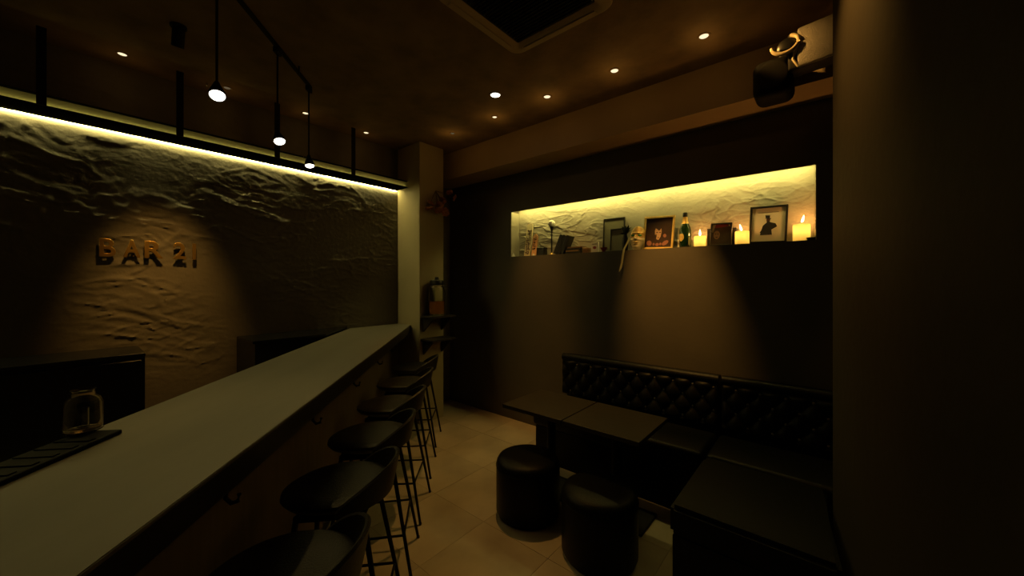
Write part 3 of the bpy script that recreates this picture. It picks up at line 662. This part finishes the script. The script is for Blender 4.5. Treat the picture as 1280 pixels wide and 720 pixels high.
# books
def book(label, x, wd, h, d, cloth, rz=0, tilt=None, dz=0.0, flat=False, p=PB+0.07, group='books in the niche', dx=0.0):
    t = niche('book', label, 'book', x, p, group, rz, tilt, dz)
    c = 0.003
    if flat:    # lying: length along x, spine facing the room
        bm = NB(); box(bm, -h/2, h/2, -d/2, d/2, 0, c); box(bm, -h/2, h/2, -d/2, d/2, wd-c, wd); box(bm, -h/2, h/2, -d/2, -d/2+c, c-0.0005, wd-c+0.0005); obj('cover', bm, M[cloth], t)
        bm = NB(); box(bm, -h/2+0.004, h/2-0.004, -d/2+c+0.0002, d/2-0.004, c+0.0002, wd-c-0.0002); obj('page_block', bm, M['pages'], t)
    else:       # standing, spine facing the room
        bm = NB(); box(bm, 0, c, -d/2, d/2, 0, h); box(bm, wd-c, wd, -d/2, d/2, 0, h); box(bm, c-0.0005, wd-c+0.0005, -d/2, -d/2+c, 0, h); obj('cover', bm, M[cloth], t)
        bm = NB(); box(bm, c+0.0002, wd-c-0.0002, -d/2+c+0.0002, d/2-0.004, 0.004, h-0.004); obj('page_block', bm, M['pages'], t)
    return t
for k, lb in enumerate(('black book leaning at the left of three, beside the globe lamp', 'black book leaning in the middle of three', 'black book leaning at the right of three, against the flat pile')):
    book(lb, 694.8+k*4.3, 0.036, 0.205-0.006*k, 0.10, 'book_black', 0, (0, 0.42), 0.0155)
stack = [(719.0, 0.020, 0.165, 'book_black', 'black book lying at the bottom of the flat pile'), (718.5, 0.013, 0.155, 'book_tan', 'thin tan book second from the bottom of the flat pile'),
         (719.5, 0.019, 0.150, 'book_black', 'black book third from the bottom of the flat pile'), (721.5, 0.013, 0.165, 'book_brown', 'brown book on top of the flat pile')]
z = 0.0
for i, (x, wd, h, cl, lb) in enumerate(stack):
    book(lb, x, wd, h, 0.10, cl, 0.03*(-1)**i, None, z, True); z += wd+0.0006
t = niche('wooden_block', 'small brown wooden box at the right end of the book pile', 'box', 733.3, PB+0.06)
bm = NB(); box(bm, -0.032, 0.032, -0.03, 0.03, 0, 0.036, 0.003, 1); obj('box_body', bm, M['book_brown'], t)
bm = NB(); box(bm, -0.033, 0.033, -0.031, 0.031, 0.0365, 0.050, 0.003, 1); obj('lid', bm, M['book_tan'], t)
# card box
t = niche('card_box', 'small white card box with a grey and red emblem beside the empty frame', 'box', 743.8, PB+0.045, None, 0.12)
bm = NB(); box(bm, -0.036, 0.036, -0.012, 0.012, 0, 0.098, 0.002, 1); obj('carton', bm, M['white'], t)
bm = NB(); plate(bm, [(0.018*math.cos(a), 0.045+0.014*math.sin(a)) for a in [2*PI*i/16 for i in range(16)]], -0.0122, 0.0006); obj('emblem', bm, M['print_red'], t)
bm = NB(); plate(bm, [(-0.024, 0.076), (0.024, 0.076), (0.024, 0.082), (-0.024, 0.082)], -0.0122, 0.0006); obj('printed_line', bm, M['print_grey'], t)
# little red dish
t = niche('red_dish', 'small dark red lacquer dish in front of the empty frame', 'dish', 754.5, PB+0.035)
bm = NB(); lathe(bm, [(0, 0), (0.014, 0), (0.015, 0.010), (0.032, 0.034), (0.034, 0.040), (0.031, 0.040), (0.014, 0.014), (0, 0.012)], 28); obj('bowl', bm, M['red'], t, True)
# picture frames
def frame(name, label, x, w_, h_, bar_, mat_frame, mat_art, lean=-0.12, p=PB+0.085, roll=0.0, rz=0.0):
    t = niche(name, label, 'picture frame', x, p, None, rz, (lean, roll))
    for k, (x0, x1, z0, z1) in enumerate(((-w_/2, w_/2, 0, bar_), (-w_/2, w_/2, h_-bar_, h_), (-w_/2, -w_/2+bar_, bar_, h_-bar_), (w_/2-bar_, w_/2, bar_, h_-bar_))):
        bm = NB(); box(bm, x0, x1, -0.009, 0.009, z0, z1, 0.0015, 1); obj('frame_bar', bm, M[mat_frame], t)
    if mat_art:
        bm = NB(); box(bm, -w_/2+bar_+0.0003, w_/2-bar_-0.0003, 0.0005, 0.006, bar_+0.0003, h_-bar_-0.0003); obj('picture', bm, M[mat_art], t)
    return t
frame('picture_frame', 'large thin black frame around an olive board, left of the mask', 766.5, 0.215, 0.325, 0.010, 'frame_black', 'mirror_olive', -0.08, PB+0.105)
frame('picture_frame', 'smaller thin black frame inside the outline of the large one', 771.0, 0.135, 0.215, 0.008, 'frame_black', 'mirror_olive', -0.08, PB+0.070)
t = niche('dark_vase', 'slim black vase with dark green leaves between the frames and the mask', 'vase', 781.5, PB+0.045)
bm = NB(); lathe(bm, [(0, 0), (0.022, 0), (0.028, 0.05), (0.026, 0.11), (0.016, 0.145), (0.020, 0.155), (0.015, 0.155), (0.012, 0.143), (0, 0.14)], 24); obj('vase_body', bm, M['black'], t, True)
rnd = random.Random(5)
for k in range(16):
    a = rnd.uniform(0, 2*PI); e = rnd.uniform(0.2, 1.4); L = rnd.uniform(0.05, 0.10); b0 = Vector((0, 0, 0.148))
    d = Vector((math.cos(a)*math.cos(e)*0.9, math.sin(a)*math.cos(e)*0.3, math.sin(e))); sd = Vector((-math.sin(a), math.cos(a)*0.3, 0.15)).normalized()*0.013
    bm = NB(); c0 = b0+d*L*0.2; c1 = b0+d*L*0.6+Vector((0, 0, 0.004)); c2 = b0+d*L
    v = [bm.verts.new(q) for q in (b0, c0+sd, c1+sd*1.1, c2, c1-sd*1.1, c0-sd)]; bm.faces.new((v[0], v[1], v[5])); bm.faces.new((v[1], v[2], v[4], v[5])); bm.faces.new((v[2], v[3], v[4]))
    g = bmesh.ops.extrude_face_region(bm, geom=list(bm.faces)); bmesh.ops.translate(bm, vec=(0, -0.0015, 0), verts=[x for x in g['geom'] if isinstance(x, bmesh.types.BMVert)])
    obj('leaf', bm, M['plant_black'], t)
# the face mask
t = niche('carnival_mask', 'gold and cream face mask with green eyes, leaning left of the gold frame', 'mask', 796.5, PB+0.045, None, 0.0, (-0.10, 0.04))
def mask_face(z0, z1, f):
    bm = NB(); nu, nz = 36, 44; rows = []
    for j in range(nz+1):
        v = z0+(z1-z0)*j/nz; r = []
        yy = (v-0.5)*2
        half = 0.066*(1-0.12*yy*yy)*(1.0 if yy > -0.1 else 1.0-0.42*((-0.1-yy)/0.9)**1.6)*math.sqrt(max(0.02, 1-max(0, (yy-0.45)/0.62)**2))
        for i in range(nu+1):
            a = -1+2*i/nu; x = half*a; y = -0.055*math.sqrt(max(0, 1-a*a*0.96))*(1-0.25*yy*yy)
            g = lambda cx, cz, sx, sz: math.exp(-((x-cx)/sx)**2-((v-cz)/sz)**2)
            y -= 0.024*g(0, 0.50, 0.010, 0.10)+0.010*g(0, 0.44, 0.016, 0.035)          # nose
            y += 0.014*(g(-0.029, 0.60, 0.017, 0.055)+g(0.029, 0.60, 0.017, 0.055))      # eye sockets
            y -= 0.008*(g(-0.03, 0.70, 0.026, 0.03)+g(0.03, 0.70, 0.026, 0.03))          # brows
            y -= 0.009*(g(0, 0.30, 0.020, 0.022)+g(0, 0.235, 0.018, 0.022)); y += 0.007*g(0, 0.268, 0.024, 0.010)   # lips
            y -= 0.008*g(0, 0.11, 0.02, 0.06)+0.006*(g(-0.04, 0.42, 0.02, 0.06)+g(0.04, 0.42, 0.02, 0.06))
            r.append(bm.verts.new((x, y, v*0.205)))
        rows.append(r)
    for j in range(nz):
        for i in range(nu): bm.faces.new((rows[j][i], rows[j][i+1], rows[j+1][i+1], rows[j+1][i]))
    bmesh.ops.solidify(bm, geom=list(bm.faces), thickness=0.004)
    return bm
obj('mask_lower_face', mask_face(0.0, 0.50, 0), M['mask_cream'], t, True)
obj('mask_upper_face', mask_face(0.502, 1.0, 0), M['mask_gold'], t, True)
for sx in (-1, 1):
    bm = NB(); ball(bm, (sx*0.030, -0.042, 0.124), 0.017, 1.15, 0.4, 0.62, 18, 10); obj('mask_eye', bm, M['mask_green'], t, True)
    bm = NB(); pts = [(sx*0.030+0.024*math.cos(a), -0.050+0.006*abs(math.cos(a)), 0.124+0.015*math.sin(a)) for a in [2*PI*i/20 for i in range(21)]]
    tube(bm, pts, 0.0028, 6); obj('mask_eye_rim', bm, M['mask_gold'], t, True)
bm = NB()
for zz, ww in ((0.0625, 0.018), (0.0475, 0.015)): tube(bm, [(-ww, -0.054, zz), (-ww*0.4, -0.0635, zz+0.002), (0, -0.0645, zz), (ww*0.4, -0.0635, zz+0.002), (ww, -0.054, zz)], 0.0035, 6)
obj('mask_lip', bm, M['mask_gold'], t, True)
bm = NB(); rib = [(-0.062, -0.03, 0.115), (-0.075, -0.045, 0.06), (-0.095, -0.062, 0.0), (-0.100, -0.066, -0.06), (-0.102, -0.066, -0.12), (-0.110, -0.066, -0.17), (-0.122, -0.066, -0.205)]
L_, R_ = [], []
for i, (x, y, z) in enumerate(rib):
    hw = 0.010 if i < 6 else 0.003
    L_.append((x-hw, y, z)); R_.append((x+hw, y-0.003, z))
vl = [[bm.verts.new(q) for q in (l, r, (r[0], r[1]-0.0012, r[2]), (l[0], l[1]-0.0012, l[2]))] for l, r in zip(L_, R_)]
for A, Bq in zip(vl, vl[1:]):
    for i in range(4): bm.faces.new((A[i], A[(i+1) % 4], Bq[(i+1) % 4], Bq[i]))
bm.faces.new(vl[0]); bm.faces.new(vl[-1][::-1])
obj('ribbon', bm, M['ribbon'], t, True)
# gold frame with a dark portrait (generic)
t = frame('picture_frame', 'gold framed dark portrait of a pale face between mask and bottle', 821.5, 0.262, 0.292, 0.017, 'gold', 'portrait', -0.10, PB+0.075, 0.045)
def ell(cx, cz, rx, rz_, n=20, rot=0): return [(cx+rx*math.cos(a)*math.cos(rot)-rz_*math.sin(a)*math.sin(rot), cz+rx*math.cos(a)*math.sin(rot)+rz_*math.sin(a)*math.cos(rot)) for a in [2*PI*i/n for i in range(n)]]
bm = NB(); plate(bm, [(-0.030, 0.135), (-0.012, 0.088), (0.004, 0.082), (0.020, 0.110), (0.026, 0.150), (0.022, 0.185), (0.010, 0.168), (0.000, 0.164), (-0.012, 0.176), (-0.026, 0.186), (-0.032, 0.165)], 0.0004, 0.0008); obj('painted_face', bm, M['skin'], t)
bm = NB(); plate(bm, ell(-0.012, 0.148, 0.009, 0.004), -0.0006, 0.0006); plate(bm, ell(0.013, 0.148, 0.008, 0.004), -0.0006, 0.0006); plate(bm, ell(0.001, 0.103, 0.009, 0.003), -0.0006, 0.0006); plate(bm, ell(-0.020, 0.115, 0.006, 0.02, 12), -0.0006, 0.0006)
obj('painted_shadow', bm, M['portrait'], t)
for cx_, cz_, a, b, r in ((-0.075, 0.055, 0.022, 0.026, 0.5), (0.062, 0.055, 0.032, 0.018, 0.6), (-0.005, 0.042, 0.016, 0.014, 0), (0.055, 0.118, 0.014, 0.017, 0.3), (-0.035, 0.045, 0.010, 0.012, 0), (0.022, 0.046, 0.010, 0.012, 0)):
    bm = NB(); plate(bm, ell(cx_, cz_, a, b, 8, r), 0.0004, 0.0008); obj('painted_patch', bm, M['rose'], t)
# bottle
t = niche('champagne_bottle', 'dark green bottle with gold foil neck beside the gold frame', 'bottle', 856.5, PB+0.065)
bm = NB(); lathe(bm, [(0, 0.002), (0.042, 0.002), (0.0455, 0.008), (0.0455, 0.140), (0.042, 0.160), (0.030, 0.190), (0.020, 0.222), (0.0165, 0.25), (0.0165, 0.255), (0, 0.255)], 32); obj('bottle_glass', bm, M['bottle'], t, True)
bm = NB(); lathe(bm, [(0.0285, 0.196), (0.0210, 0.2215), (0.0175, 0.25), (0.0185, 0.262), (0.0185, 0.283), (0.016, 0.288), (0, 0.289)], 28); obj('foil', bm, M['gold'], t, True)
bm = NB(); lathe(bm, [(0.0190, 0.252), (0.0195, 0.262), (0.0195, 0.284), (0.0165, 0.2895), (0, 0.2905)], 28); obj('cap', bm, M['black'], t, True)
bm = NB()
lab_pts = [(a, z) for z in (0.055, 0.070, 0.085, 0.100, 0.110) for a in (0,)]
rows = []
for z, hwid in ((0.050, 0.10), (0.062, 0.42), (0.080, 0.55), (0.098, 0.50), (0.112, 0.36)):
    rows.append([bm.verts.new((0.0461*math.sin(hwid*k/4), -0.0461*math.cos(hwid*k/4), z)) for k in range(-4, 5)])
for A, Bq in zip(rows, rows[1:]):
    for i in range(8): bm.faces.new((A[i], A[i+1], Bq[i+1], Bq[i]))
o = obj('shield_label', bm, M['gold'], t, True); o.rotation_euler = (0, 0, -0.5)
# candles
def candle(label, x, r, h, power, lean, p=PB+0.06, flame_h=0.0):
    t = niche('pillar_candle', label, 'candle', x, p, 'lit pillar candles in the niche')
    bm = NB(); lathe(bm, [(0, 0.001), (r*0.97, 0.001), (r, 0.004), (r, h-0.004), (r-0.003, h), (r-0.010, h-0.003), (r*0.4, h-0.006), (0, h-0.006)], 32); obj('wax_body', bm, M['wax'], t, True)
    zf = h+0.008+flame_h
    bm = NB(); tube(bm, [(0, 0, h-0.0055), (0, 0, h-0.001), (lean*0.3, 0, zf)], 0.0016, 6); obj('wick', bm, M['ink'], t)
    bm = NB(); lathe(bm, [(0, -0.006), (0.005, 0.0), (0.0075, 0.010), (0.0055, 0.024), (0.002, 0.040), (0, 0.046)], 16)
    for v in bm.verts: v.co.x += lean*(v.co.z/0.046)+lean*0.3; v.co.z += zf
    obj('flame', bm, M['flame'], t, True)
    glow(t, (0, 0, h*0.62), power*0.55, (1.0, 0.72, 0.24), 0.010); glow(t, (lean, -0.004, zf+0.018), power*4.5, (1.0, 0.40, 0.08), 0.012)  # first point added inside the wax to make it glow, second is the flame
    return t
candle('short lit candle beside the dark bottle', 875.0, 0.044, 0.085, 0.35, 0.0)
candle('lit candle just left of the black framed silhouette print', 927.6, 0.047, 0.100, 0.35, -0.012)
candle('tall lit candle at the right end of the niche', 1002.0, 0.050, 0.116, 0.45, 0.010, PB+0.055, 0.010)
# dark photo case, two dark pieces behind
t = frame('picture_frame', 'small dark glossy photo of a face with red top between two candles', 900.5, 0.150, 0.178, 0.007, 'frame_black', 'print_grey', -0.10, PB+0.055, 0.03)
bm = NB(); plate(bm, ell(-0.030, 0.085, 0.022, 0.034, 18), 0.0004, 0.0008); obj('printed_face', bm, M['skin'], t)
bm = NB(); plate(bm, ell(-0.038, 0.092, 0.006, 0.003, 10), -0.0006, 0.0006); plate(bm, ell(-0.022, 0.092, 0.006, 0.003, 10), -0.0006, 0.0006); plate(bm, ell(-0.030, 0.066, 0.008, 0.003, 10), -0.0006, 0.0006); obj('printed_features', bm, M['ink'], t)
bm = NB(); plate(bm, [(-0.045, 0.140), (0.045, 0.150), (0.045, 0.168), (-0.045, 0.168)], 0.0004, 0.0008); obj('printed_band', bm, M['print_red'], t)
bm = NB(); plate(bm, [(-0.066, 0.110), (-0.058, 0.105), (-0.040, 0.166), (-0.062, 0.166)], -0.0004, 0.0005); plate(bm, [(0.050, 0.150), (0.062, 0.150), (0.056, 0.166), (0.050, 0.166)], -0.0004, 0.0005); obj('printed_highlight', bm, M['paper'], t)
t = niche('dark_case', 'thin dark upright case at the left edge of the small glossy photo', 'case', 887.0, PB+0.10)
bm = NB(); box(bm, -0.012, 0.012, -0.03, 0.03, 0, 0.125, 0.002, 1); obj('case_body', bm, M['frame_black'], t)
bm = NB(); box(bm, -0.0125, 0.0125, -0.0305, 0.0305, 0.126, 0.140, 0.002, 1); obj('lid', bm, M['frame_black'], t)
t = niche('dark_case', 'narrow black upright case between small photo and middle candle', 'case', 918.6, PB+0.105)
bm = NB(); box(bm, -0.016, 0.016, -0.03, 0.03, 0, 0.120, 0.002, 1); obj('case_body', bm, M['frame_black'], t)
bm = NB(); box(bm, -0.0165, 0.0165, -0.0305, 0.0305, 0.121, 0.135, 0.002, 1); obj('lid', bm, M['frame_black'], t)
# black frame with a top-hatted silhouette
t = frame('picture_frame', 'black framed cream print of a figure in a top hat', 959.0, 0.232, 0.278, 0.014, 'frame_black', 'paper', -0.10, PB+0.075, 0.03)
fig = [(-0.048,0.062),(0.026,0.062),(0.021,0.100),(0.032,0.107),(0.055,0.122),(0.045,0.145),(0.016,0.155),(0.010,0.158),(0.008,0.164),(-0.008,0.164),(-0.010,0.154),(-0.032,0.132),(-0.040,0.100),(-0.050,0.081),(-0.045,0.076)]
bm = NB(); plate(bm, fig, 0.0004, 0.0008); obj('printed_coat', bm, M['ink'], t)
bm = NB(); plate(bm, [(-0.022, 0.186), (0.016, 0.180), (0.017, 0.184), (0.009, 0.187), (0.010, 0.207), (-0.020, 0.209), (-0.016, 0.190)], 0.0004, 0.0008); obj('printed_hat', bm, M['ink'], t)
bm = NB(); plate(bm, [(-0.010, 0.160), (0.007, 0.160), (0.012, 0.172), (0.010, 0.186), (-0.012, 0.188)], 0.0003, 0.0004); plate(bm, ell(-0.008, 0.175, 0.004, 0.010, 10), -0.0002, 0.0006); obj('printed_head', bm, M['brown_ink'], t)
bm = NB(); plate(bm, [(-0.066, 0.228), (0.062, 0.228), (0.062, 0.2305), (-0.066, 0.2305)], 0.0004, 0.0008); obj('printed_line', bm, M['print_grey'], t)
t = niche('candle_dish', 'small dark dish at the right end of the niche', 'dish', 1014.0, PB+0.035)
bm = NB(); lathe(bm, [(0, 0), (0.024, 0), (0.032, 0.014), (0.034, 0.018), (0.031, 0.018), (0.022, 0.006), (0, 0.005)], 24); obj('bowl', bm, M['black'], t, True)
